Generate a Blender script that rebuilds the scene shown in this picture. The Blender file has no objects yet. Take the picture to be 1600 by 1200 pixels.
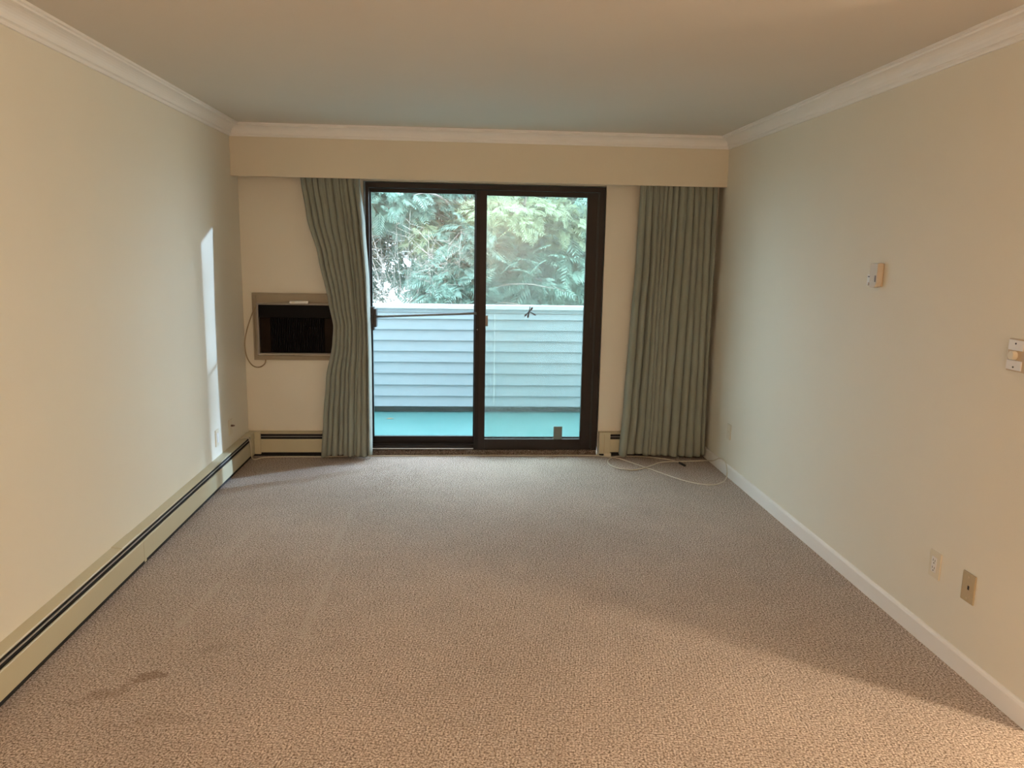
import bpy, bmesh, math, random
import numpy as np
from mathutils import Vector, Matrix

S = bpy.context.scene
COL = S.collection

# ------------------------------------------------------------------ camera
H, W, D = 2.4646, 3.626, 5.9075          # ceiling height, room width, back wall distance
CAMP = Vector((1.644, 0.0, 1.6161))
FW = Vector((0.06814794, 0.9825986, -0.17278844))
RT = Vector((0.99765911, -0.06613255, 0.01740084))
UP = Vector((-0.0056711, 0.1735698, 0.98480524))
cd = bpy.data.cameras.new('camera')
cd.sensor_width = 36.0
cd.lens = 1188.82 * 36.0 / 1600.0
cd.clip_start = 0.05
cam = bpy.data.objects.new('camera', cd)
COL.objects.link(cam)
cam.matrix_world = Matrix(((RT.x, UP.x, -FW.x, CAMP.x), (RT.y, UP.y, -FW.y, CAMP.y),
                           (RT.z, UP.z, -FW.z, CAMP.z), (0, 0, 0, 1)))
S.camera = cam

# ------------------------------------------------------------------ world, sun, lamps, exposure
wd = bpy.data.worlds.new('sky'); S.world = wd; wd.use_nodes = True
bg = wd.node_tree.nodes['Background']
bg.inputs[0].default_value = (0.77, 0.90, 1.07, 1)
bg.inputs[1].default_value = 10.6

def light(kind, name, loc, energy, color, size=0.1, aim=None):
    l = bpy.data.lights.new(name, kind); l.energy = energy; l.color = color
    if kind == 'POINT': l.shadow_soft_size = size
    if kind == 'SUN': l.angle = size
    if kind == 'AREA': l.shape = 'DISK'; l.size = size
    o = bpy.data.objects.new(name, l); COL.objects.link(o); o.location = loc
    if aim is not None:
        o.rotation_euler = Vector(aim).to_track_quat('-Z', 'Y').to_euler()
    return o
light('SUN', 'sun', (20, 16, 8), 4.2, (0.54, 0.72, 1.0), 0.02, aim=(-0.877, -0.48, -0.203))
light('POINT', 'dining_lamp', (4.95, 1.26, 2.22), 156, (1.0, 0.82, 0.60), 0.10)
light('AREA', 'warm_fill_uplight', (1.9, -2.3, 1.05), 225, (1.0, 0.75, 0.61), 0.7, aim=(0.0, -0.15, 1.0))  # unseen warm fill added behind the camera, bounced off the ceiling

vs = S.view_settings
S.display_settings.display_device = 'sRGB'
vs.view_transform = 'Standard'; vs.look = 'None'; vs.gamma = 1.0
vs.use_curve_mapping = False
vs.exposure = 0.0

# ------------------------------------------------------------------ helpers
class G:
    """thin node helper"""
    def __init__(self, name):
        self.m = bpy.data.materials.new(name); self.m.use_nodes = True
        self.t = self.m.node_tree; self.n = self.t.nodes; self.l = self.t.links
        self.b = self.n['Principled BSDF']
        self.out = self.n['Material Output']
    def node(self, typ, **kw):
        n = self.n.new(typ)
        for k, v in kw.items(): setattr(n, k, v)
        return n
    def obj(self):
        return self.node('ShaderNodeTexCoord').outputs['Object']
    def math(self, op, a, b=None, c=None):
        n = self.node('ShaderNodeMath', operation=op)
        for i, v in enumerate((a, b, c)):
            if v is None: continue
            if isinstance(v, (int, float)): n.inputs[i].default_value = v
            else: self.l.new(v, n.inputs[i])
        return n.outputs[0]
    def mix(self, fac, a, b, blend='MIX'):
        n = self.node('ShaderNodeMix', data_type='RGBA', blend_type=blend)
        for i, v in ((0, fac), (6, a), (7, b)):
            if isinstance(v, (int, float)): n.inputs[i].default_value = v
            elif isinstance(v, tuple): n.inputs[i].default_value = v + (1,) if len(v) == 3 else v
            else: self.l.new(v, n.inputs[i])
        return n.outputs[2]
    def noise(self, vec, scale, detail=2, rough=.5):
        n = self.node('ShaderNodeTexNoise'); n.inputs['Scale'].default_value = scale
        n.inputs['Detail'].default_value = detail; n.inputs['Roughness'].default_value = rough
        self.l.new(vec, n.inputs['Vector']); return n
    def ramp(self, fac, stops):
        n = self.node('ShaderNodeValToRGB'); e = n.color_ramp.elements
        while len(e) < len(stops): e.new(0.5)
        for el, (p, c) in zip(e, stops):
            el.position = p; el.color = (c[0], c[1], c[2], 1) if isinstance(c, tuple) else (c, c, c, 1)
        self.l.new(fac, n.inputs[0]); return n.outputs[0]
    def bump(self, h, dist=.001, strength=1.0):
        n = self.node('ShaderNodeBump'); n.inputs['Distance'].default_value = dist
        n.inputs['Strength'].default_value = strength
        self.l.new(h, n.inputs['Height']); self.l.new(n.outputs[0], self.b.inputs['Normal']); return n

def plain(name, col, rough=.5, var=.05, nscale=30, bump=0.0, metallic=0.0, spec=.5):
    g = G(name); v = g.obj(); n = g.noise(v, nscale, 3)
    d = tuple(c * (1 - var) for c in col); u = tuple(min(1, c * (1 + var)) for c in col)
    g.l.new(g.mix(n.outputs[0], d, u), g.b.inputs['Base Color'])
    g.b.inputs['Roughness'].default_value = rough
    g.b.inputs['Metallic'].default_value = metallic
    g.b.inputs['Specular IOR Level'].default_value = spec
    if bump: g.bump(g.noise(v, 250, 2).outputs[0], bump)
    return g.m

M = {}
M['wall'] = plain('cream_wall_paint', (.78, .735, .62), .62, .02, 3, .0004, spec=.35)
M['ceiling'] = plain('ceiling_paint', (.70, .645, .56), .8, .02, 3, .0005, spec=.2)
M['trim'] = plain('white_trim_paint', (.86, .84, .80), .4, .015, 8)
M['valance'] = plain('cream_valance_paint', (.73, .66, .52), .6, .02, 3)
M['khaki'] = plain('khaki_heater_enamel', (.56, .51, .355), .38, .03, 6)
M['slot'] = plain('black_slot_shade', (.012, .010, .010), .8, .1)
M['damper'] = plain('grey_damper_metal', (.52, .49, .47), .4, .05, 20)
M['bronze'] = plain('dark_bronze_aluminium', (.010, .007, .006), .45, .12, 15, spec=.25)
M['bronze_lit'] = plain('lit_bronze_aluminium', (.018, .012, .010), .45, .15, 15, spec=.28)  # lighter copy of the bronze, lit look put into the colour
M['rubber'] = plain('black_rubber', (.008, .010, .012), .5, .1)
M['bar'] = plain('grey_metal_bar', (.24, .27, .27), .4, .1, 20)
M['ac_frame'] = plain('beige_ac_moulding', (.34, .28, .19), .5, .06, 12)
M['ac_rim'] = plain('taupe_metal_rim', (.30, .26, .22), .4, .05)
M['ac_dark'] = plain('black_ac_panel', (.004, .003, .003), .55, .1, spec=.12)
M['ac_fin'] = plain('dark_ac_fins', (.008, .006, .007), .6, .1, spec=.12)
M['ac_wood'] = plain('dark_brown_side_panel', (.016, .008, .004), .6, .2, 20, spec=.12)
M['white_plastic'] = plain('white_plastic', (.80, .78, .75), .35, .02)
M['thermo'] = plain('aged_cream_plastic', (.60, .52, .41), .4, .02)
M['cream_plastic'] = plain('cream_plastic', (.72, .66, .52), .35, .02)
M['beige_plastic'] = plain('beige_plastic', (.47, .375, .235), .4, .05, 60)
M['tan_plastic'] = plain('tan_plastic', (.56, .44, .30), .4, .03)
M['black'] = plain('black_plastic', (.015, .013, .012), .4, .1)
M['brown'] = plain('brown_plastic', (.10, .055, .03), .4, .1)
M['cord_white'] = plain('off_white_cord', (.66, .60, .48), .5, .04)
M['cord_beige'] = plain('beige_cord', (.36, .27, .15), .5, .04)
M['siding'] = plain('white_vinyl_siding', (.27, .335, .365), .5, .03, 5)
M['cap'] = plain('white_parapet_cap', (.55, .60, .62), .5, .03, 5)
M['stucco'] = plain('pale_exterior_stucco', (.62, .60, .56), .9, .05, 5)
M['grime_shade'] = plain('dark_grime_shade_board', (.05, .08, .07), .9, .3, 12)
M['decal'] = plain('grey_violet_decal', (.09, .08, .10), .5, .1, 80)
M['grey_strip'] = plain('grey_mottled_pile', (.19, .23, .22), .8, .6, 400)
M['bark'] = plain('tree_bark', (.25, .225, .20), .9, .3, 30, .004)
M['twig'] = plain('pale_dead_twigs', (.50, .46, .43), .9, .2, 30)
M['dry_leaf'] = plain('dry_leaf', (.30, .20, .10), .8, .2, 60)

def glass_mat(name, tint, dust):
    g = G(name); g.n.remove(g.b)
    tr = g.node('ShaderNodeBsdfTransparent'); tr.inputs[0].default_value = tint + (1,)
    gl = g.node('ShaderNodeBsdfGlossy'); gl.inputs['Roughness'].default_value = .01
    df = g.node('ShaderNodeBsdfDiffuse'); df.inputs[0].default_value = (.80, .86, .84, 1)
    tl = g.node('ShaderNodeBsdfTranslucent'); tl.inputs[0].default_value = (.80, .88, .86, 1)
    ds = g.node('ShaderNodeMixShader'); ds.inputs[0].default_value = .5
    g.l.new(df.outputs[0], ds.inputs[1]); g.l.new(tl.outputs[0], ds.inputs[2])
    n = g.noise(g.obj(), 3, 4)
    f = g.math('MULTIPLY', n.outputs[0], dust * 2)
    m1 = g.node('ShaderNodeMixShader'); g.l.new(f, m1.inputs[0])
    g.l.new(tr.outputs[0], m1.inputs[1]); g.l.new(ds.outputs[0], m1.inputs[2])
    lw = g.node('ShaderNodeLayerWeight'); lw.inputs['Blend'].default_value = .5
    fr = g.math('ADD', .02, g.math('MULTIPLY', .9, g.math('POWER', lw.outputs['Facing'], 5.0)))
    m2 = g.node('ShaderNodeMixShader'); g.l.new(fr, m2.inputs[0])
    g.l.new(m1.outputs[0], m2.inputs[1]); g.l.new(gl.outputs[0], m2.inputs[2])
    g.l.new(m2.outputs[0], g.out.inputs[0]); return g.m
M['glass'] = glass_mat('clear_glass', (.95, .99, .98), .012)
M['glass_dusty'] = glass_mat('dusty_glass', (.95, .99, .97), .014)
M['screen'] = glass_mat('insect_screen_mesh', (.88, .92, .90), .04)

def curtain_mat():
    g = G('sage_curtain_cloth'); v = g.obj()
    n = g.noise(v, 9, 3); w = g.noise(v, 500, 1)
    c = g.mix(n.outputs[0], (.295, .315, .255), (.35, .375, .31))
    c = g.mix(g.math('MULTIPLY', w.outputs[0], .25), c, (.25, .27, .23))
    g.l.new(c, g.b.inputs['Base Color']); g.b.inputs['Roughness'].default_value = .85
    g.b.inputs['Sheen Weight'].default_value = .2
    tl = g.node('ShaderNodeBsdfTranslucent'); g.l.new(c, tl.inputs[0])
    mx = g.node('ShaderNodeMixShader'); mx.inputs[0].default_value = .12
    g.l.new(g.b.outputs[0], mx.inputs[1]); g.l.new(tl.outputs[0], mx.inputs[2])
    g.l.new(mx.outputs[0], g.out.inputs[0])
    g.bump(w.outputs[0], .0006); return g.m
M['curtain'] = curtain_mat()

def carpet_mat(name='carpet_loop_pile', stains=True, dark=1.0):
    g = G(name); v = g.obj()
    sp = g.node('ShaderNodeSeparateXYZ'); g.l.new(v, sp.inputs[0]); X, Y = sp.outputs[0], sp.outputs[1]
    # woven diagonal rows of loops
    wob = g.noise(v, 26, 2)
    wv = g.math('MULTIPLY', g.math('SUBTRACT', wob.outputs[0], .5), 2.6)
    d1 = g.math('ADD', g.math('ADD', g.math('MULTIPLY', X, 330), g.math('MULTIPLY', Y, 190)), wv)
    d2 = g.math('ADD', g.math('SUBTRACT', g.math('MULTIPLY', X, 250), g.math('MULTIPLY', Y, 300)), wv)
    loop = g.math('ADD', g.math('MULTIPLY', g.math('MULTIPLY', g.math('SINE', d1), g.math('SINE', d2)), .5), .5)
    fl = g.node('ShaderNodeTexVoronoi'); fl.inputs['Scale'].default_value = 115; g.l.new(v, fl.inputs['Vector'])
    fl2 = g.noise(v, 125, 3, .8)
    big = g.noise(v, 1.3, 4, .6)
    mid = g.noise(v, 9, 3, .6)
    hgt = g.math('ADD', g.math('MULTIPLY', loop, .45), g.math('MULTIPLY', fl2.outputs[0], 1.0))
    base = g.ramp(fl2.outputs[0], [(.37, (.10, .066, .048)), (.45, (.36, .275, .215)), (.51, (.62, .51, .435)), (.60, (.92, .80, .72))])
    base = g.mix(g.math('MULTIPLY', g.math('SUBTRACT', 1.0, loop), .46), base, (.30, .24, .19))
    tone = g.ramp(big.outputs[0], [(.3, .90), (.7, 1.06)])
    base = g.mix(1.0, base, tone, 'MULTIPLY')
    tone2 = g.ramp(mid.outputs[0], [(.3, .95), (.7, 1.04)])
    base = g.mix(1.0, base, tone2, 'MULTIPLY')
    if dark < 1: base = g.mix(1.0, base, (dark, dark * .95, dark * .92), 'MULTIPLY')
    if stains:
        def blob(cx, cy, rx, ry, ang=0.0, soft=.6):
            ca, sa = math.cos(ang), math.sin(ang)
            dx = g.math('SUBTRACT', X, cx); dy = g.math('SUBTRACT', Y, cy)
            u = g.math('DIVIDE', g.math('ADD', g.math('MULTIPLY', dx, ca), g.math('MULTIPLY', dy, sa)), rx)
            w = g.math('DIVIDE', g.math('SUBTRACT', g.math('MULTIPLY', dy, ca), g.math('MULTIPLY', dx, sa)), ry)
            r = g.math('ADD', g.math('MULTIPLY', u, u), g.math('MULTIPLY', w, w))
            r = g.math('ADD', r, g.math('MULTIPLY', g.math('SUBTRACT', mid.outputs[0], .5), 7.0))
            mr = g.node('ShaderNodeMapRange'); mr.inputs[1].default_value = 1.0; mr.inputs[2].default_value = 1 - soft
            mr.inputs[3].default_value = 0; mr.inputs[4].default_value = 1; g.l.new(r, mr.inputs[0])
            return mr.outputs[0]
        for (cx, cy, rx, ry, a, k) in ((.455, 2.735, .08, .04, .3, .48), (.36, 2.62, .12, .04, .5, .3),
                                       (.40, 2.685, .05, .02, .2, .2), (.62, 2.45, .16, .05, .1, .12),
                                       (2.229, 2.846, .012, .006, .2, .9), (.69, 2.93, .09, .04, 0, .10)):
            base = g.mix(g.math('MULTIPLY', blob(cx, cy, rx, ry, a), k), base, (.17, .095, .052))
        for (cx, cy, rx, ry, a, k) in ((.425, 4.05, .28, .022, 1.50, .34), (.465, 3.35, .36, .024, 1.47, .34),
                                       (.965, 4.2, .40, .022, 1.55, .34), (1.0, 3.35, .42, .024, 1.53, .32),
                                       (1.02, 3.0, .05, .03, 0, .28), (.49, 3.02, .05, .03, 0, .25)):
            base = g.mix(g.math('MULTIPLY', blob(cx, cy, rx, ry, a), k), base, (.60, .52, .44))
    g.l.new(base, g.b.inputs['Base Color'])
    g.b.inputs['Roughness'].default_value = .95; g.b.inputs['Specular IOR Level'].default_value = .15
    g.bump(hgt, .007, .8); return g.m
M['carpet'] = carpet_mat()
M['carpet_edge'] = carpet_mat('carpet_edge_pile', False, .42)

def deck_mat():
    g = G('turquoise_deck_coating'); v = g.obj()
    n = g.noise(v, 4, 4, .6); s = g.noise(v, 42, 2)
    c = g.mix(n.outputs[0], (.040, .145, .140), (.065, .19, .185))
    c = g.mix(g.ramp(s.outputs[0], [(.66, 0.0), (.72, 1.0)]), c, (.10, .22, .19))
    g.l.new(c, g.b.inputs['Base Color']); g.b.inputs['Roughness'].default_value = .45
    return g.m
M['deck'] = deck_mat()

def leaf_mat(name, a, b):
    g = G(name); v = g.obj()
    n = g.noise(v, 1.8, 3); n2 = g.noise(v, 14, 2)
    f = g.math('ADD', g.math('MULTIPLY', n.outputs[0], .6), g.math('MULTIPLY', n2.outputs[0], .4))
    c = g.ramp(f, [(.35, a), (.65, b)])
    g.l.new(c, g.b.inputs['Base Color']); g.b.inputs['Roughness'].default_value = .5
    tl = g.node('ShaderNodeBsdfTranslucent'); g.l.new(c, tl.inputs[0])
    mx = g.node('ShaderNodeMixShader'); mx.inputs[0].default_value = .3
    g.l.new(g.b.outputs[0], mx.inputs[1]); g.l.new(tl.outputs[0], mx.inputs[2])
    g.l.new(mx.outputs[0], g.out.inputs[0]); return g.m
M['leaf_a'] = leaf_mat('blue_green_needles', (.10, .20, .16), (.42, .64, .55))
M['leaf_b'] = leaf_mat('yellow_green_needles', (.20, .28, .16), (.58, .68, .46))
M['leaf_c'] = leaf_mat('deep_green_needles', (.07, .12, .10), (.24, .36, .30))
def ground_mat():
    g = G('pale_gravel_ground'); v = g.obj(); n = g.noise(v, 1.2, 4); n2 = g.noise(v, 30, 3)
    c = g.mix(n.outputs[0], (.50, .47, .42), (.70, .68, .64)); c = g.mix(g.math('MULTIPLY', n2.outputs[0], .4), c, (.36, .38, .28))
    g.l.new(c, g.b.inputs['Base Color']); g.b.inputs['Roughness'].default_value = .95; return g.m
M['ground'] = ground_mat()

# ---- geometry
def new(name, bm, mat, parent=None, smooth=False, mats=None):
    me = bpy.data.meshes.new(name); bm.normal_update(); bm.to_mesh(me); bm.free()
    o = bpy.data.objects.new(name, me); COL.objects.link(o)
    for m in (mats or [mat]): me.materials.append(m)
    if smooth: me.polygons.foreach_set('use_smooth', [True] * len(me.polygons))
    if parent is not None: o.parent = parent
    return o
def emp(name, loc=(0, 0, 0)):
    o = bpy.data.objects.new(name, None); COL.objects.link(o); o.location = loc; o.empty_display_size = .05
    return o
def tag(o, label=None, cat=None, group=None, kind=None):
    if label: o['label'] = label
    if cat: o['category'] = cat
    if group: o['group'] = group
    if kind: o['kind'] = kind
    return o
def box(bm, a, b, bevel=0.0, seg=2, mi=0):
    a, b = [min(p, q) for p, q in zip(a, b)], [max(p, q) for p, q in zip(a, b)]
    vs_ = [bm.verts.new((x, y, z)) for x in (a[0], b[0]) for y in (a[1], b[1]) for z in (a[2], b[2])]
    fs = []
    for q in ((0, 1, 3, 2), (4, 6, 7, 5), (0, 4, 5, 1), (2, 3, 7, 6), (0, 2, 6, 4), (1, 5, 7, 3)):
        f = bm.faces.new([vs_[i] for i in q]); f.material_index = mi; fs.append(f)
    if bevel > 0:
        es = list({e for f in fs for e in f.edges})
        bmesh.ops.bevel(bm, geom=es, offset=bevel, segments=seg, profile=.6, affect='EDGES')
def cyl(bm, p, axis, r, l, n=20, r2=None, bevel=0.0):
    """cylinder starting at p running along axis"""
    ax = Vector(axis).normalized(); q = ax.to_track_quat('Z', 'Y').to_matrix()
    r2 = r if r2 is None else r2
    A, B = [], []
    for i in range(n):
        t = 2 * math.pi * i / n; d = q @ Vector((math.cos(t), math.sin(t), 0))
        A.append(bm.verts.new(Vector(p) + d * r)); B.append(bm.verts.new(Vector(p) + ax * l + d * r2))
    for i in range(n):
        j = (i + 1) % n; bm.faces.new((A[i], A[j], B[j], B[i]))
    bm.faces.new(A[::-1]); f = bm.faces.new(B)
    if bevel: bmesh.ops.bevel(bm, geom=list(f.edges), offset=bevel, segments=2, affect='EDGES')
def extrude_profile(bm, prof, frame0, frame1):
    """prof: list of (a,b); frame(a,b)->Vector at either end; closed loop"""
    A = [bm.verts.new(frame0(a, b)) for a, b in prof]; B = [bm.verts.new(frame1(a, b)) for a, b in prof]
    n = len(prof)
    for i in range(n):
        j = (i + 1) % n; bm.faces.new((A[i], A[j], B[j], B[i]))
    bm.faces.new(A[::-1]); bm.faces.new(B)
    bmesh.ops.recalc_face_normals(bm, faces=bm.faces)
def catmull(pts, k=8):
    P = [Vector(p) for p in pts]; P = [P[0] * 2 - P[1]] + P + [P[-1] * 2 - P[-2]]; out = []
    for i in range(1, len(P) - 2):
        for j in range(k):
            t = j / k; a, b, c, d = P[i - 1], P[i], P[i + 1], P[i + 2]
            out.append(.5 * ((2 * b) + (c - a) * t + (2 * a - 5 * b + 4 * c - d) * t * t + (3 * b - a - 3 * c + d) * t ** 3))
    out.append(P[-2]); return out
def tube(bm, path, r, n=8, r1=None):
    rings = []; L = len(path); r1 = r if r1 is None else r1
    up = Vector((0, 0, 1))
    for i, p in enumerate(path):
        d = (path[min(i + 1, L - 1)] - path[max(i - 1, 0)]).normalized()
        s = d.cross(up); s = s.normalized() if s.length > 1e-3 else Vector((1, 0, 0)); u = s.cross(d)
        rr = r + (r1 - r) * i / (L - 1)
        rings.append([bm.verts.new(p + (s * math.cos(2 * math.pi * k / n) + u * math.sin(2 * math.pi * k / n)) * rr) for k in range(n)])
    for i in range(L - 1):
        for k in range(n):
            m = (k + 1) % n; bm.faces.new((rings[i][k], rings[i][m], rings[i + 1][m], rings[i + 1][k]))
    bm.faces.new(rings[0][::-1]); bm.faces.new(rings[-1])
    bmesh.ops.recalc_face_normals(bm, faces=bm.faces)
def boxes(name, lst, mat, parent=None, bevel=0.0, smooth=False):
    bm = bmesh.new()
    for a, b in lst: box(bm, a, b, bevel)
    return new(name, bm, mat, parent, smooth)

# ------------------------------------------------------------------ the room shell
XR, YB, YC = 6.6, -3.6, 2.27      # dining alcove right side, rear wall, end of the right wall
TH = 5.4                          # height of the building outside
tag(boxes('floor', [((-.15, YB - .15, -.25), (XR + .15, D + .02, 0))], M['carpet']), 'beige speckled loop pile carpet with stains and dents', None, None, 'structure')
tag(boxes('ceiling', [((-.15, YB - .15, H), (XR + .15, D + .16, H + .2))], M['ceiling']), kind='structure')
tag(boxes('wall_left', [((-.15, YB - .15, 0), (0, D + .16, H))], M['wall']), kind='structure')
tag(boxes('wall_right', [((W, YC, 0), (W + .12, D + .02, H))], M['wall']), kind='structure')
tag(boxes('wall_back', [((-.0, D, 0), (.915, D + .16, H)), ((2.752, D, 0), (W + 3, D + .16, H)),
                        ((.915, D, 2.108), (2.752, D + .16, H))], M['wall']), kind='structure')
tag(boxes('wall_rear', [((-.15, YB - .15, 0), (XR + .15, YB, H))], M['wall']), kind='structure')
tag(boxes('wall_alcove', [((XR, YB, 0), (XR + .15, YC + .15, H)), ((W + .12, YC, 0), (XR, YC + .15, H))], M['wall']), kind='structure')
# facade of the building round the room
tag(boxes('wall_facade', [((-6, D + .16, -.6), (.90, D + .20, TH)), ((2.765, D + .16, -.6), (10, D + .20, TH)),
                          ((.90, D + .16, 2.12), (2.765, D + .20, TH)), ((.90, D + .16, -.6), (2.765, D + .20, -.05)),
                          ((-6, D - .1, H + .2), (10, D + .16, TH)), ((-6, -3.9, H + .25), (10, D - .1, H + .4))], M['stucco']), kind='structure')

# carpeted riser under the door, slightly ragged along its top edge
rnd = random.Random(3)
bm = bmesh.new(); N = 220; rows = []
for i in range(N + 1):
    x = .915 + (2.742 - .915) * i / N; e = rnd.uniform(-.004, .004)
    rows.append([bm.verts.new(c) for c in ((x, D - .012 + e * .5, 0), (x, D - .014 + e * .5, .030), (x, D - .006, .040 + e), (x, D + .13, .040), (x, D + .13, 0))])
for a, b in zip(rows[:-1], rows[1:]):
    for k in range(4): bm.faces.new((a[k], b[k], b[k + 1], a[k + 1]))
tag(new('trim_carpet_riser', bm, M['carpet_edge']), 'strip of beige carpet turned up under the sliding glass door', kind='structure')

# crown moulding (mitred) and valance
prof = [(0, .084), (.010, .084), (.012, .078), (.012, .070), (.018, .066), (.022, .066), (.024, .060)]
for i in range(7):
    t = i / 6 * math.pi / 2; prof.append((.024 + .050 * (1 - math.cos(t)), .060 - .040 * math.sin(t)))
prof += [(.078, .020), (.080, .013), (.0905, .011), (.0905, 0), (0, 0)]
YV = D - .1723
bm = bmesh.new(); extrude_profile(bm, prof, lambda a, b: Vector((a, YB, H - b)), lambda a, b: Vector((a, YV - a, H - b)))
tag(new('trim_1', bm, M['trim']), 'white crown moulding along the left wall', kind='structure')
bm = bmesh.new(); extrude_profile(bm, prof, lambda a, b: Vector((W - a, YC - .001, H - b)), lambda a, b: Vector((W - a, YV - a, H - b)))
tag(new('trim_2', bm, M['trim']), 'white crown moulding along the right wall', kind='structure')
bm = bmesh.new(); extrude_profile(bm, prof, lambda a, b: Vector((a, YV - a, H - b)), lambda a, b: Vector((W - a, YV - a, H - b)))
tag(new('trim_3', bm, M['trim']), 'white crown moulding along the curtain valance', kind='structure')
tag(boxes('trim_4', [((0, YV, 2.1085), (W, YV + .019, H))], M['valance'], bevel=.0015), 'cream boxed curtain valance over the door', kind='structure')
# curtain track hidden behind the valance
ct = tag(boxes('trim_5', [((.06, D - .125, 2.225), (W - .06, D - .095, 2.25)), ((.3, D - .12, 2.23), (.33, D, 2.25)), ((W - .33, D - .12, 2.23), (W - .3, D, 2.25))], M['white_plastic']), 'white curtain track', kind='structure')

# right baseboard with rounded top edge
bp = [(0, 0), (.014, 0), (.014, .072), (.011, .080), (.006, .084), (0, .085)]
bm = bmesh.new(); extrude_profile(bm, bp, lambda a, b: Vector((W - a, YC, b)), lambda a, b: Vector((W - a, D, b)))
tag(new('baseboard_right', bm, M['trim']), 'white painted baseboard along the right wall', kind='structure')

# ------------------------------------------------------------------ sliding glass door
dr = tag(emp('door_1', (1.84, D, .043)), 'dark bronze sliding glass door to the balcony', kind='structure')
dr.name = 'door_1'
def at(o, parent):
    o.parent = parent; o.matrix_parent_inverse = parent.matrix_world.inverted() if False else Matrix.Translation(-Vector(parent_world(parent)))
    return o
def parent_world(p):
    v = Vector(p.location); q = p.parent
    while q is not None: v = v + Vector(q.location); q = q.parent
    return v
def part(name, lst, mat, parent, bevel=0.0):
    return at(boxes(name, lst, mat, None, bevel), parent)
def partbm(name, bm, mat, parent, smooth=False):
    return at(new(name, bm, mat, None, smooth), parent)
x0, x1, z0, z1 = .930, 2.742, .043, 2.100
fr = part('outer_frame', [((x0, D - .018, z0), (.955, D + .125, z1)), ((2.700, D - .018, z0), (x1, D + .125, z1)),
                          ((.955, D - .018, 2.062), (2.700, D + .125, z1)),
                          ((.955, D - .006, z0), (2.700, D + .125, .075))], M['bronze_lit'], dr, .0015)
part('threshold_track', [((.955, D + .002, .075), (1.80, D + .010, .088)), ((.955, D + .030, .075), (2.700, D + .036, .098)),
                         ((.955, D + .052, .075), (2.700, D + .058, .108))], M['bronze'], dr)
part('threshold_lip', [((.935, D - .020, .052), (1.752, D - .006, .058))], M['damper'], dr)
def panel(name, lab, y0, y1, X0, X1, Z0, Z1, gx0, gx1, gz0, gz1, mat, gl):
    p = part(name, [((X0, y0, Z0), (gx0, y1, Z1)), ((gx1, y0, Z0), (X1, y1, Z1)),
                    ((gx0, y0, Z0), (gx1, y1, gz0)), ((gx0, y0, gz1), (gx1, y1, Z1))], mat, dr, .0015)
    p['label'] = lab
    ym = (y0 + y1) / 2
    b = .006
    g = boxes('glass_pane', [((gx0 - .004, ym - .003, gz0 - .004), (gx1 + .004, ym + .003, gz1 + .004))], gl); g.parent = p
    g.matrix_parent_inverse = Matrix.Translation(-Vector(dr.location))
    g.parent = p
    s = boxes('glazing_bead', [((gx0, y0 + .004, gz0), (gx0 + b, ym - .003, gz1)), ((gx1 - b, y0 + .004, gz0), (gx1, ym - .003, gz1)),
                               ((gx0 + b, y0 + .004, gz0), (gx1 - b, ym - .003, gz0 + b)), ((gx0 + b, y0 + .004, gz1 - b), (gx1 - b, ym - .003, gz1))], M['rubber'])
    s.parent = p; s.matrix_parent_inverse = Matrix.Translation(-Vector(dr.location))
    return p
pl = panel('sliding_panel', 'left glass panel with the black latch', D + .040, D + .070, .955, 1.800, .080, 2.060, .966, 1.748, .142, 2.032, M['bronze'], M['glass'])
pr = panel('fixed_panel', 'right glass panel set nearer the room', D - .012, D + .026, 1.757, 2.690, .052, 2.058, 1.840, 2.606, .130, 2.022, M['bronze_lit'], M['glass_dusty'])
part('interlock_strip', [((1.757, D - .016, .055), (1.790, D - .010, 2.056))], M['bronze'], dr, .001)
part('stile_channel', [((2.684, D - .0165, .060), (2.700, D - .0125, 2.058))], M['rubber'], dr)
sc = part('insect_screen', [((1.83, D + .098, .12), (2.66, D + .099, 2.03))], M['screen'], dr)
part('screen_frame', [((1.80, D + .088, .10), (1.83, D + .104, 2.05)), ((2.66, D + .088, .10), (2.69, D + .104, 2.05)),
                      ((1.83, D + .088, .10), (2.66, D + .104, .125)), ((1.83, D + .088, 2.03), (2.66, D + .104, 2.05))], M['bronze'], dr)
# latch on the left jamb
bm = bmesh.new(); box(bm, (.957, D - .030, .995), (.984, D + .050, 1.172), .003); box(bm, (.980, D - .040, 1.020), (1.003, D + .045, 1.160), .004)
box(bm, (.962, D - .050, 1.05), (.978, D - .030, 1.12), .003)
lt = partbm('latch_handle', bm, M['black'], dr); lt['label'] = 'black plastic latch handle'
# strike, keyhole, pull on the middle stile
part('pull_tab', [((1.838, D - .020, 1.034), (1.857, D + .000, 1.117))], M['ac_rim'], dr, .002)
bm = bmesh.new(); cyl(bm, (1.762, D - .010, 1.128), (0, -1, 0), .012, .012, 16); cyl(bm, (1.775, D - .012, 1.005), (0, -1, 0), .008, .008, 14); partbm('bar_bracket', bm, M['black'], dr, True)
bm = bmesh.new(); cyl(bm, (1.775, D - .019, 1.008), (0, -1, 0), .003, .002, 10); partbm('screw', bm, M['damper'], dr)
# lock slot in the right stile
part('lock_slot', [((2.655, D - .0135, 1.03), (2.667, D - .011, 1.15))], M['rubber'], dr)
# security bar
bm = bmesh.new(); a, b = Vector((.985, D - .020, 1.098)), Vector((1.768, D - .018, 1.133)); cyl(bm, a, b - a, .009, (b - a).length, 12)
pb = partbm('security_bar', bm, M['bar'], dr, True); pb['label'] = 'thin grey security bar across the left panel'

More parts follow.
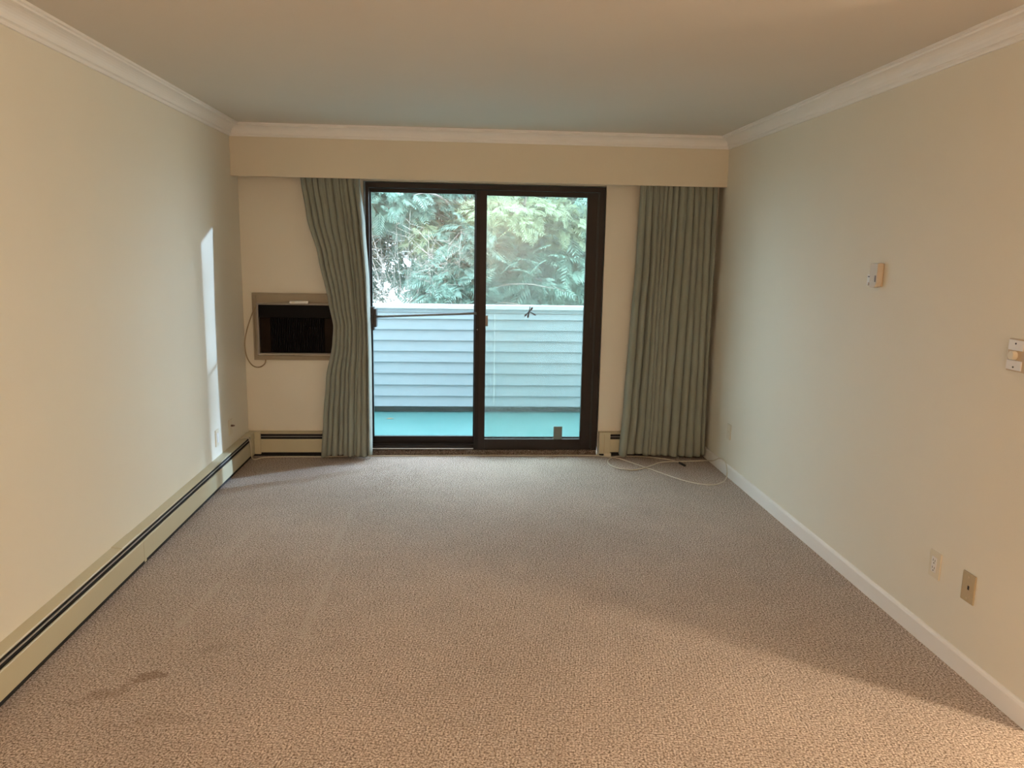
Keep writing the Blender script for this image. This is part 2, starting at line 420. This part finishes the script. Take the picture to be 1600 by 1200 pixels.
# dragonfly sticker on the right pane
bm = bmesh.new()
DX, DZ, DY = 2.180, 1.150, D + .0025
def blade(bm, p, q, w, th=.0012):
    p, q = Vector(p), Vector(q); d = (q - p); n = Vector((-d.z, 0, d.x)).normalized()
    out = [p + n * w * .35, p + d * .35 + n * w * .6, p + d * .8 + n * w, q + d * .02, p + d * .8 - n * w, p + d * .35 - n * w * .6, p - n * w * .35]
    A = [bm.verts.new(v) for v in out]; B = [bm.verts.new(v + Vector((0, th, 0))) for v in out]
    bm.faces.new(A); bm.faces.new(B[::-1])
    for i in range(len(A)): j = (i + 1) % len(A); bm.faces.new((A[i], A[j], B[j], B[i]))
df = emp('dragonfly_decal', (DX, DY, DZ)); tag(df, 'small grey dragonfly sticker on the right glass pane of the door', 'sticker')
for q, w in (((-.040, 0, -.038), .006), ((-.014, 0, -.052), .007), ((.052, 0, -.030), .006), ((.026, 0, .034), .008)):
    bm = bmesh.new(); blade(bm, (0, 0, 0), q, w); new('wing', bm, M['decal'], df)
bm = bmesh.new(); blade(bm, (-.012, 0, -.028), (.008, 0, .045), .0035); new('body', bm, M['decal'], df)
# grey upright strip on the lower rail of the right panel
bm = bmesh.new(); box(bm, (2.392, D - .018, .1305), (2.462, D - .004, .238), .006)
tag(new('pile_strip', bm, M['grey_strip']), 'small grey mottled strip standing at the bottom of the right door pane', 'strip')

# ------------------------------------------------------------------ baseboard heaters
def heater(name, frame, L0, L1, lab, slot0, slot1, caps=(), seams=(), hcut=()):
    """frame(s, o, z): s along the wall, o out of the wall"""
    e = emp(name, frame((L0 + L1) / 2, .02, 0)); tag(e, lab, 'heater')
    def fb(nm, s0, s1, o0, o1, za, zb, mat, bev=.001):
        bm = bmesh.new(); box(bm, frame(s0, o0, za), frame(s1, o1, zb), bev); return partbm(nm, bm, mat, e)
    fb('back_plate', L0, L1, 0, .006, .02, .188, M['khaki'])
    bm = bmesh.new(); extrude_profile(bm, [(0, .197), (0, .190), (.047, .184), (.050, .182), (.0515, .186), (.048, .190)],
                                      lambda a, b: Vector(frame(L0, a, b)), lambda a, b: Vector(frame(L1, a, b)))
    partbm('hood', bm, M['khaki'], e)
    bm = bmesh.new(); extrude_profile(bm, [(.050, .034), (.054, .037), (.054, .136), (.051, .141), (.046, .141), (.046, .137), (.050, .133), (.050, .036)],
                                      lambda a, b: Vector(frame(L0, a, b)), lambda a, b: Vector(frame(L1, a, b)))
    partbm('front_panel', bm, M['khaki'], e)
    fb('element_shade_block', L0 + .01, L1 - .01, .0065, .038, .004, .178, M['slot'])  # black block also paints the shade in the slot and base gap
    fb('damper', slot0, slot1, .041, .0475, .1590, .1620, M['damper'], .0005)
    for s0, s1 in caps:
        fb('end_cap', s0, s1, 0.007, .0565, .022, .1975, M['khaki'], .002)
    for s in seams: fb('joint_strip', s - .012, s + .012, .0538, .0552, .026, .136, M['khaki'], .0004)
    for s in hcut:
        bm = bmesh.new(); extrude_profile(bm, [(0, .1995), (0, .196), (.047, .189), (.050, .1865), (.0515, .186), (.0515, .188), (.048, .1925)],
                                          lambda a, b: Vector(frame(s - .088, a, b)), lambda a, b: Vector(frame(s + .088, a, b)))
        partbm('splice_cover', bm, M['khaki'], e)
    return e
hl = heater('baseboard_heater', lambda s, o, z: (o, s, z), -3.0, D - .058, 'long khaki baseboard heater running along the left wall', -2.9, 5.79,
            caps=((5.79, D - .058), (-3.0, -2.95)), seams=(3.77,), hcut=(3.62,))
hb = heater('baseboard_heater', lambda s, o, z: (s, D - o, z), .004, .905, 'short khaki baseboard heater under the air conditioner', .102, .86,
            caps=((.056, .102), (.86, .905)))
hr = heater('baseboard_heater', lambda s, o, z: (s, D - o, z), 2.757, W - .016, 'khaki baseboard heater half hidden behind the right curtain', 2.846, W - .07,
            caps=((2.757, 2.846), (W - .07, W - .016)))
boxes_r = part('foot_block', [((2.80, D - .0600, .0), (2.856, D - .0400, .026))], M['cream_plastic'], hr)
part('joint_strip', [((2.796, D - .0578, .03), (2.800, D - .0562, .185))], M['beige_plastic'], hr)

# ------------------------------------------------------------------ curtains
def interp(z, tab):
    tab = sorted(tab)
    if z <= tab[0][0]: return tab[0][1]
    for (a, va), (b, vb) in zip(tab[:-1], tab[1:]):
        if z <= b:
            t = (z - a) / (b - a); t = t * t * (3 - 2 * t) * .5 + t * .5; return va + (vb - va) * t
    return tab[-1][1]
def curtain(lab, left, right, nf, seed, amp, ztop=2.245, zbot=.026, yc=D - .112):
    rr = random.Random(seed)
    w = [rr.uniform(.55, 1.5) for _ in range(nf)]; tot = sum(w); cum = [0]
    for a in w: cum.append(cum[-1] + a / tot)
    fa = [rr.uniform(.65, 1.15) for _ in range(nf + 1)]
    drift = [rr.uniform(-1, 1) for _ in range(nf + 1)]
    K = 18; U = []
    for i in range(nf):
        for k in range(K): U.append((i, (k / K) - .11 * math.sin(2 * math.pi * k / K) * .9))
    U.append((nf - 1, 1.0))
    NZ = 90; bm = bmesh.new(); rows = []
    for j in range(NZ + 1):
        z = zbot + (ztop - zbot) * (j / NZ)
        h = (z - zbot) / (ztop - zbot)
        xl, xr = interp(z, left), interp(z, right); wd_ = xr - xl; row = []
        for i, t in U:
            u = cum[i] + (cum[i + 1] - cum[i]) * t
            # folds drift sideways and some open out downward
            u2 = u + .018 * math.sin(3.1 * h + 9 * u + seed) * math.sin(math.pi * u)
            ph = t * 2 * math.pi
            A = amp * (fa[i] * (1 - t) + fa[i + 1] * t) * (.45 + .55 * min(1, (1 - h) * 5 + .15))
            A *= 1 + .30 * math.sin(4.3 * h * (1 + .4 * drift[i]) + 5 * drift[i])
            fold = .0
            if h > .80: fold = (h - .80) / .2 * .35 * amp * math.sin(ph * 3 + drift[i] * 3)
            x = xl + wd_ * u2 - wd_ / nf * .10 * math.sin(ph) - wd_ / nf * .05 * math.sin(2 * ph + .4 * drift[i]) * math.sin(math.pi * min(1, max(0, u))) ** .3 + .10 * wd_ / nf * drift[i] * math.sin(ph) * (1 - h)
            y = yc - A * (2.05 * (abs(math.sin(ph / 2)) ** .62) - 1.15) + fold * .5
            row.append(bm.verts.new((x, y, z + (.007 * math.sin(7 * u + seed) + .008 * drift[i] * math.sin(math.pi * t) + .004 if j == 0 else 0))))
        rows.append(row)
    for a, b in zip(rows[:-1], rows[1:]):
        for k in range(len(a) - 1): bm.faces.new((a[k], a[k + 1], b[k + 1], b[k]))
    o = new('curtain', bm, M['curtain'], None, True)
    sm = o.modifiers.new('cloth', 'SOLIDIFY'); sm.thickness = .0018; sm.offset = 0
    return tag(o, lab, 'curtain')
curtain('sage green curtain gathered left of the door, pulled in beside the air conditioner',
        [(2.25, .470), (2.11, .476), (1.83, .514), (1.55, .590), (1.22, .656), (1.03, .690), (.90, .680), (.64, .628), (.30, .598), (.02, .577)],
        [(2.25, .900), (2.1, .902), (1.79, .932), (1.37, .956), (.79, .965), (.02, .964)], 10, 5, .040)
curtain('sage green curtain hanging straight in the right corner beside the door',
        [(2.25, 2.990), (2.1, 2.989), (1.59, 2.983), (1.0, 2.958), (.4, 2.936), (.02, 2.916)],
        [(2.25, 3.570), (2.1, 3.578), (1.26, 3.587), (.6, 3.592), (.02, 3.600)], 13, 12, .040)

# ------------------------------------------------------------------ air conditioner
ac = tag(emp('air_conditioner', (.40, D, .755)), 'dark through-wall air conditioner in a beige frame, left of the left curtain', 'air conditioner')
X0, X1, Z0, Z1 = .071, .745, .757, 1.268
fb_ = part('wall_frame', [((X0, D - .014, Z0), (.100, D, Z1)), ((.716, D - .014, Z0), (X1, D, Z1)),
                    ((.100, D - .014, Z0), (.716, D, .790)), ((.100, D - .014, 1.196), (.716, D, Z1))], M['ac_frame'], ac, .002)
part('frame_bead', [((.071, D - .020, 1.252), (.745, D - .014, 1.268)), ((.071, D - .020, .757), (.745, D - .014, .769)),
                    ((.071, D - .020, .769), (.083, D - .014, 1.252)), ((.733, D - .020, .769), (.745, D - .014, 1.252))], M['ac_frame'], ac, .002)
part('chassis_rim', [((.108, D - .050, .802), (.122, D - .001, 1.190)), ((.694, D - .050, .802), (.708, D - .001, 1.190)),
                     ((.122, D - .050, .802), (.694, D - .001, .814)), ((.122, D - .050, 1.182), (.694, D - .001, 1.190))], M['ac_rim'], ac, .001)
part('recess_panel', [((.122, D - .006, .814), (.694, D - .001, 1.182))], M['ac_dark'], ac)
part('top_cover', [((.124, D - .044, 1.085), (.692, D - .007, 1.180))], M['ac_dark'], ac, .003)
part('side_panel', [((.126, D - .030, .818), (.205, D - .007, 1.083))], M['ac_wood'], ac, .002)
part('side_panel', [((.610, D - .030, .818), (.690, D - .007, 1.083))], M['ac_wood'], ac, .002)
bm = bmesh.new()
for i in range(30):
    x = .212 + i * .0133; box(bm, (x, D - .036, .822), (x + .005, D - .010, 1.080))
fin = partbm('fins', bm, M['ac_fin'], ac); fin['kind'] = 'stuff'
# remote lying on the chassis rim
rm = tag(emp('remote_control', (.425, D - .033, 1.1915)), 'white remote control lying on top of the air conditioner', 'remote control')
bm = bmesh.new(); box(bm, (.355, D - .049, 1.1915), (.495, D - .017, 1.213), .005, 3); partbm('body', bm, M['white_plastic'], rm, True)
bm = bmesh.new(); box(bm, (.372, D - .0505, 1.197), (.395, D - .0488, 1.207), .0005); partbm('button', bm, M['cream_plastic'], rm)

# cord looping from the left of the unit
bm = bmesh.new()
tube(bm, catmull([(.104, D - .030, 1.165), (.082, D - .028, 1.135), (.045, D - .030, 1.04), (.018, D - .030, .95), (.008, D - .030, .87), (.018, D - .026, .78),
                  (.055, D - .022, .715), (.105, D - .02, .700), (.145, D - .018, .725), (.158, D - .017, .762)]), .0042)
tag(new('power_cord', bm, M['cord_beige'], None, True), 'thin beige cord looping down the wall left of the air conditioner', 'cord')

# ------------------------------------------------------------------ long white cable
cb = tag(emp('coaxial_cable', (1.8, D - .06, 0)), 'long off-white cable running along the back wall to a tangle under the right curtain', 'cable')
r = .0042
bm = bmesh.new()
tube(bm, catmull([(.012, 5.62, .203), (.035, 5.66, .201), (.056, 5.70, .185), (.063, 5.72, .12), (.063, 5.73, .04), (.075, 5.755, .006), (.13, 5.82, r), (.26, 5.838, r),
                  (.45, 5.840, r), (.60, 5.838, r), (.86, 5.862, r), (1.3, 5.872, r), (1.8, 5.876, r), (2.3, 5.874, r), (2.70, 5.872, r), (2.80, 5.842, r), (2.90, 5.79, r),
                  (2.975, 5.672, r), (3.099, 5.46, r), (3.23, 5.23, r), (3.33, 5.12, r), (3.421, 5.085, r), (3.50, 5.12, r), (3.575, 5.20, .02), (3.598, 5.29, .10),
                  (3.600, 5.42, .105), (3.590, 5.55, .05), (3.572, 5.68, .014), (3.50, 5.705, r), (3.361, 5.690, r), (3.24, 5.66, .010), (3.159, 5.599, .013), (3.063, 5.511, .010),
                  (2.953, 5.461, r), (2.90, 5.475, r), (2.841, 5.513, r), (2.80, 5.60, r), (2.805, 5.709, r), (2.86, 5.80, .010), (2.95, 5.838, .008), (3.08, 5.84, r),
                  (3.17, 5.82, r), (3.258, 5.775, r), (3.31, 5.70, .012), (3.355, 5.625, .012)], 7), r)
partbm('cable_run', bm, M['cord_white'], cb, True)
bm = bmesh.new(); cyl(bm, (3.352, 5.632, .011), (.35, -1, -.05), .0085, .075, 12); o = partbm('plug', bm, M['black'], cb, True); o['label'] = 'black plug end'

# ------------------------------------------------------------------ wall plates and devices
def plate(name, lab, cat, side, yc, zc, w, h, mat, th=.006):
    """plate on the right (side=1) or left (side=-1) wall"""
    xw = W if side > 0 else 0.0
    e = tag(emp(name, (xw, yc, zc - h / 2)), lab, cat)
    bm = bmesh.new(); box(bm, (xw, yc - w / 2, zc - h / 2), (xw - side * th, yc + w / 2, zc + h / 2), .0022, 2)
    partbm('cover_plate', bm, mat, e); return e, xw, side
def bit(e, nm, xw, side, t0, t1, ya, yb, za, zb, mat, bev=0.0):
    bm = bmesh.new(); box(bm, (xw - side * t0, ya, za), (xw - side * t1, yb, zb), bev); return partbm(nm, bm, mat, e)
def disc(e, nm, xw, side, t0, t1, y, z, r_, mat, n=20):
    bm = bmesh.new(); cyl(bm, (xw - side * t0, y, z), (-side, 0, 0), r_, t1 - t0, n); return partbm(nm, bm, mat, e, False)
# duplex outlet, right wall
e, xw, s = plate('wall_outlet', 'cream duplex power outlet low on the right wall, beside the beige phone plate', 'outlet', 1, 2.868, .358, .072, .114, M['cream_plastic'])
bit(e, 'receptacle', xw, s, .006, .0085, 2.853, 2.885, .325, .391, M['white_plastic'], .001)
for zc in (.374, .342):
    bit(e, 'slot', xw, s, .0085, .0089, 2.874, 2.8765, zc - .002, zc + .008, M['black'])
    bit(e, 'slot', xw, s, .0085, .0089, 2.8615, 2.864, zc - .002, zc + .007, M['black'])
    disc(e, 'ground_hole', xw, s, .0085, .0089, 2.869, zc - .009, .003, M['black'], 10)
# phone plate
e, xw, s = plate('phone_jack', 'beige phone jack plate with one hole, low on the right wall near its end', 'wall plate', 1, 2.655, .355, .073, .117, M['beige_plastic'])
bit(e, 'jack_hole', xw, s, .006, .0064, 2.647, 2.657, .347, .363, M['black'])
for zc in (.398, .312): disc(e, 'screw', xw, s, .006, .0072, 2.655, zc, .0042, M['tan_plastic'], 12)
# thin plates near the right corner and on the left wall
e, xw, s = plate('blank_plate', 'small cream wall plate on the right wall close to the right curtain', 'wall plate', 1, 5.34, .330, .07, .113, M['cream_plastic'], .008)
disc(e, 'screw', xw, s, .008, .0092, 5.34, .33, .004, M['tan_plastic'], 12)
e, xw, s = plate('coaxial_plate', 'cream wall plate with a dark connector on the left wall near the corner', 'wall plate', -1, 5.44, .335, .07, .114, M['cream_plastic'], .008)
bm = bmesh.new(); cyl(bm, (.008, 5.44, .345), (1, 0, 0), .0075, .016, 6); cyl(bm, (.024, 5.44, .345), (1, 0, 0), .0045, .010, 10); partbm('connector', bm, M['brown'], e)
e, xw, s = plate('wall_outlet', 'cream outlet plate on the left wall in the pale daylight band', 'outlet', -1, 5.14, .330, .072, .114, M['cream_plastic'], .006)
bit(e, 'receptacle', xw, s, .006, .0085, 5.124, 5.156, .297, .363, M['white_plastic'], .001)
# thermostat
e = tag(emp('thermostat', (W, 3.53, 1.465)), 'beige thermostat with a clear lever, alone high on the right wall', 'thermostat')
bm = bmesh.new(); box(bm, (W, 3.484, 1.478), (W - .010, 3.592, 1.586), .003); partbm('base_plate', bm, M['tan_plastic'], e)
bm = bmesh.new(); pr_ = [(3.479, 1.588), (3.479, 1.500), (3.487, 1.482), (3.502, 1.474), (3.540, 1.474), (3.548, 1.48), (3.548, 1.588)]
A = [bm.verts.new((W - .008, y, z)) for y, z in pr_]; B = [bm.verts.new((W - .034, y + (.002 if y < 3.5 else -.002), z - .002)) for y, z in pr_]
for i in range(len(pr_)): j = (i + 1) % len(pr_); bm.faces.new((A[i], A[j], B[j], B[i]))
bm.faces.new(A); bm.faces.new(B); bmesh.ops.recalc_face_normals(bm, faces=bm.faces)
bmesh.ops.bevel(bm, geom=list(bm.edges), offset=.002, segments=2, affect='EDGES'); partbm('cover', bm, M['thermo'], e)
bit(e, 'scale_window', W, 1, .010, .022, 3.548, 3.590, 1.492, 1.535, M['white_plastic'], .003)
bit(e, 'pointer', W, 1, .022, .0235, 3.560, 3.580, 1.520, 1.5245, M['black'])
disc(e, 'lever_knob', W, 1, .010, .030, 3.568, 1.488, .007, M['white_plastic'], 14)
bit(e, 'dial_slot', W, 1, .0335, .0348, 3.490, 3.500, 1.500, 1.530, M['brown'])
# dimmer switch
e = tag(emp('dimmer_switch', (W, 2.54, 1.22)), 'white dimmer switch with a round beige knob at the right picture edge', 'switch')
bit(e, 'base', W, 1, 0, .012, 2.500, 2.597, 1.222, 1.338, M['tan_plastic'], .002)
bit(e, 'face_plate', W, 1, .012, .017, 2.520, 2.592, 1.298, 1.334, M['white_plastic'], .001)
bit(e, 'face_plate', W, 1, .012, .017, 2.520, 2.592, 1.228, 1.262, M['white_plastic'], .001)
bit(e, 'centre_band', W, 1, .012, .016, 2.503, 2.592, 1.2625, 1.2975, M['tan_plastic'], .0008)
for zc in (1.322, 1.238): disc(e, 'screw', W, 1, .017, .0182, 2.556, zc, .0034, M['black'], 12)
bm = bmesh.new(); cyl(bm, (W - .016, 2.557, 1.280), (-1, 0, 0), .0165, .016, 28, .015, .0015); partbm('knob', bm, M['cream_plastic'], e)

# ------------------------------------------------------------------ balcony
ZD = -.115; YP = 8.05
tag(boxes('balcony_deck', [((-2.2, D + .20, ZD - .15), (4.9, YP + .12, ZD))], M['deck']), 'turquoise green coated balcony deck', kind='structure')
wp = tag(emp('wall_balcony', (1.3, YP, ZD)), 'white lap siding parapet at the far edge of the balcony', kind='structure')
part('parapet_core', [((-2.2, YP + .014, -.03), (4.9, YP + .10, 1.00))], M['stucco'], wp)
part('base_board', [((-2.2, YP + .070, ZD), (4.9, YP + .10, -.03))], M['grime_shade'], wp)  # dark colour paints the dirt band and the shade under the siding
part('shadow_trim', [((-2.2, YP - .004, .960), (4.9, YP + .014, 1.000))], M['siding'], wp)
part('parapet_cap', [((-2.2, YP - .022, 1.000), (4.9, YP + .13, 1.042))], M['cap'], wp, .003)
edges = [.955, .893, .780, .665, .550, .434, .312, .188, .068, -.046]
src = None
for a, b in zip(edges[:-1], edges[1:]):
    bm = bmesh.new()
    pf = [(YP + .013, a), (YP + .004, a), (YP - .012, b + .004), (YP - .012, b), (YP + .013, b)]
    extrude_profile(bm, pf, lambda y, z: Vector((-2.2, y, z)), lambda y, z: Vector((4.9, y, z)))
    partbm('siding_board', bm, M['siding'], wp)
part('corner_joint', [((2.005, YP - .0145, -.03), (2.012, YP - .011, .955))], M['cap'], wp)
# side screens closing the balcony
tag(boxes('trim_6', [((-2.32, D + .20, ZD - .15), (-2.2, YP + .13, 1.0))], M['siding']), 'white side rail wall at the left end of the balcony', kind='structure')
# a dry leaf on the deck
bm = bmesh.new(); vs2 = [bm.verts.new(v) for v in ((-.045, 0, .003), (-.01, .018, .008), (.04, .004, .004), (0, -.016, .007), (0, 0, .002))]
for q in ((0, 1, 4), (1, 2, 4), (2, 3, 4), (3, 0, 4)): bm.faces.new([vs2[i] for i in q])
lf = new('fallen_leaf', bm, M['dry_leaf']); lf.location = (.93, 7.72, ZD); tag(lf, 'brown dry leaf on the turquoise deck near the parapet', 'leaf')
lf.modifiers.new('t', 'SOLIDIFY').thickness = .001

# ------------------------------------------------------------------ garden
bm = bmesh.new(); box(bm, (-40, D + .2, -.8), (45, 60, -.6)); tag(new('ground', bm, M['ground']), 'pale ground beyond the balcony', kind='structure')

def foliage(name, clusters, mat, parent, seed, per, L=(.16, .40)):
    """flat drooping conifer sprays; clusters = (centre, radii, n)"""
    rg = np.random.default_rng(seed); P = []; O = []
    for c, rad, n in clusters:
        v = rg.normal(size=(n, 3)); v /= np.linalg.norm(v, axis=1)[:, None]
        rr_ = rg.random(n) ** .45
        P.append(np.array(c) + v * rr_[:, None] * np.array(rad)); O.append(v)
    P = np.concatenate(P); O = np.concatenate(O); n = len(P)
    d = O * np.array([1, 1, .25]) + rg.normal(size=(n, 3)) * .55; d[:, 1] -= .25; d[:, 2] -= .28 + .3 * rg.random(n)
    d /= np.linalg.norm(d, axis=1)[:, None]
    up = rg.normal(size=(n, 3)) * .45 + np.array([0, -.35, 1.0])
    sd = np.cross(d, up); sd /= np.linalg.norm(sd, axis=1)[:, None]
    nn = np.cross(sd, d)
    Ls = rg.uniform(L[0], L[1], n)
    V = []; 
    def quad(a, b, c2, d2): V.append(np.stack([a, b, c2, d2], 1))
    w = .0045
    tip = P + d * Ls[:, None] - nn * (Ls * .14)[:, None]
    quad(P + sd * w, P - sd * w, tip - sd * .001, tip + sd * .001)
    for k in range(per):
        t = (k + .6) / (per + .3); base = P + d * (Ls * t)[:, None] - nn * (Ls * .14 * t * t)[:, None]
        ll = Ls * (.46 * (1 - t) + .13) * rg.uniform(.7, 1.2, n)
        for sg in (-1, 1):
            dd = d * .75 + sd * sg * .72 - nn * .12; dd /= np.linalg.norm(dd, axis=1)[:, None]
            pp = np.cross(dd, nn); wl = (ll * .085 + .002)[:, None]
            m = base + dd * (ll * .5)[:, None]
            quad(base, m + pp * wl, base + dd * ll[:, None] - nn * (ll * .15)[:, None], m - pp * wl)
    V = np.stack(V, 1).reshape(-1, 3).astype(np.float32); nq = len(V) // 4
    me = bpy.data.meshes.new(name); me.vertices.add(len(V)); me.vertices.foreach_set('co', V.ravel())
    me.loops.add(nq * 4); me.loops.foreach_set('vertex_index', np.arange(nq * 4, dtype=np.int32))
    me.polygons.add(nq); me.polygons.foreach_set('loop_start', np.arange(nq, dtype=np.int32) * 4)
    me.polygons.foreach_set('loop_total', np.full(nq, 4, np.int32)); me.update(); me.validate()
    me.materials.append(mat)
    o = bpy.data.objects.new(name, me); COL.objects.link(o); o['kind'] = 'stuff'; return at(o, parent)

def tree(lab, base, height, clusters, mat, seed, per=6, nbr=16, tr=.11, L=(.16, .40)):
    e = tag(emp('evergreen_tree', base), lab, 'tree', None)
    rr = random.Random(seed); b = Vector(base)
    bm = bmesh.new(); pts = [b + Vector((rr.uniform(-.05, .05) * i, rr.uniform(-.05, .05) * i, height * i / 6 - (.1 if i == 0 else 0))) for i in range(7)]
    path = catmull(pts, 4); tube(bm, path, tr, 10, .015); partbm('trunk', bm, M['bark'], e, True)
    for i in range(nbr):
        z = height * (.22 + .70 * i / nbr); p0 = b + Vector((0, 0, z)); 
        k = min(len(path) - 1, int(z / height * (len(path) - 1))); p0 = path[k].copy()
        a = rr.uniform(0, 6.283); R = rr.uniform(.8, 1.7) * (1.1 - .6 * i / nbr)
        p3 = p0 + Vector((math.cos(a) * R, math.sin(a) * R, rr.uniform(-.25, .25)))
        p1 = p0.lerp(p3, .35) + Vector((0, 0, .12)); p2 = p0.lerp(p3, .7) + Vector((0, 0, .10))
        bm = bmesh.new(); tube(bm, catmull([p0, p1, p2, p3], 4), .022, 6, .004); partbm('branch', bm, M['bark'], e, True)
    foliage('foliage', clusters, mat, e, seed, per, L)
    return e
G0 = -.6
tree('dense blue-green evergreen behind the right door pane', (2.9, 11.0, G0), 6.0,
     [((2.55, 10.3, 1.3), (1.15, .8, .7), 2000), ((3.3, 10.5, 1.9), (1.2, .9, .8), 1900), ((2.2, 10.6, 2.2), (.8, .8, .6), 900), ((2.9, 11.0, 3.3), (.8, .8, .9), 700), ((3.9, 11.0, 1.0), (.7, .8, .8), 300)], M['leaf_a'], 1, per=8, L=(.2, .46))
tree('light green tree whose sunlit crown fills the top of both door panes', (1.1, 13.0, G0), 6.5,
     [((.6, 12.2, 2.5), (1.5, .9, .62), 1700), ((2.3, 12.4, 3.0), (1.3, .9, .8), 1700), ((3.6, 12.4, 2.7), (1.2, .9, .8), 1500), ((1.4, 13.0, 4.2), (.9, .9, .9), 500)], M['leaf_b'], 2)
tree('sparse teal-green evergreen seen left of the middle door stile', (1.75, 9.9, G0), 4.2,
     [((1.60, 9.7, 1.15), (.5, .5, .45), 1300), ((1.75, 9.8, 1.75), (.5, .5, .4), 700), ((.75, 9.9, 2.3), (.9, .6, .40), 1300), ((.75, 10.4, 1.55), (.6, .4, .5), 330), ((1.5, 10.0, 2.9), (.8, .7, .5), 400)], M['leaf_a'], 3, nbr=20, tr=.05, per=8, L=(.13, .32))
tree('grey-green evergreen at the far left behind the curtain edge', (-.9, 10.8, G0), 5.0,
     [((.05, 10.2, 1.0), (.5, .6, .5), 380), ((-.2, 10.4, 1.8), (.75, .7, .5), 800), ((-.6, 10.8, 2.7), (.7, .7, .7), 500), ((-.8, 10.8, .7), (.7, .7, .7), 400)], M['leaf_c'], 4)
tree('deep green evergreen closing the gaps behind the right door pane', (3.4, 13.6, G0), 6.0,
     [((2.9, 13.3, 1.1), (1.3, .5, .9), 1500), ((4.0, 13.3, 1.4), (1.2, .6, 1.0), 1200), ((3.2, 13.6, 3.4), (1.1, .8, 1.1), 900)], M['leaf_c'], 5, L=(.22, .5))
tree('tall evergreen added out of view far right to block the sun', (12.5, 10.4, G0), 6.5,
     [((12.4, 10.3, 3.7), (1.1, 1.1, 1.5), 4200), ((12.5, 10.5, 1.9), (1.1, 1.1, .9), 900)], M['leaf_b'], 6, L=(.3, .6))  # unseen crown added to keep direct sun out of the right pane
tree('slender yellow-green tree brushing the top of the right door pane', (2.65, 10.0, G0), 3.3,
     [((2.3, 9.7, 2.05), (.70, .4, .26), 620), ((3.0, 9.8, 1.95), (.5, .4, .32), 420), ((1.2, 9.75, 1.8), (.22, .3, .22), 120)], M['leaf_b'], 7, per=7, nbr=9, tr=.035, L=(.12, .28))
# bare pale twigs in front of the bright gap
e = tag(emp('bare_shrub', (1.05, 9.5, G0)), 'bare twiggy shrub against the bright gap in the left pane', 'shrub')
rr = random.Random(8)
bm = bmesh.new()
for i in range(85):
    p0 = Vector((1.05 + rr.uniform(-.1, .1), 9.5 + rr.uniform(-.1, .1), G0 + rr.uniform(0, .8)))
    p3 = Vector((.95 + rr.uniform(-.75, .85), 9.5 + rr.uniform(-.4, .4), rr.uniform(.9, 2.2)))
    pm = p0.lerp(p3, .55) + Vector((rr.uniform(-.2, .2), 0, rr.uniform(-.1, .15)))
    tube(bm, catmull([p0, pm, p3], 5), rr.choice((.003, .004, .007)), 4, .0015)
    for k in range(9):
        t = rr.uniform(.45, 1); q = pm.lerp(p3, t); tube(bm, [q, q + Vector((rr.uniform(-.22, .22), rr.uniform(-.1, .1), rr.uniform(-.12, .2)))], .003, 3, .001)
o = partbm('twigs', bm, M['twig'], e); o['kind'] = 'stuff'
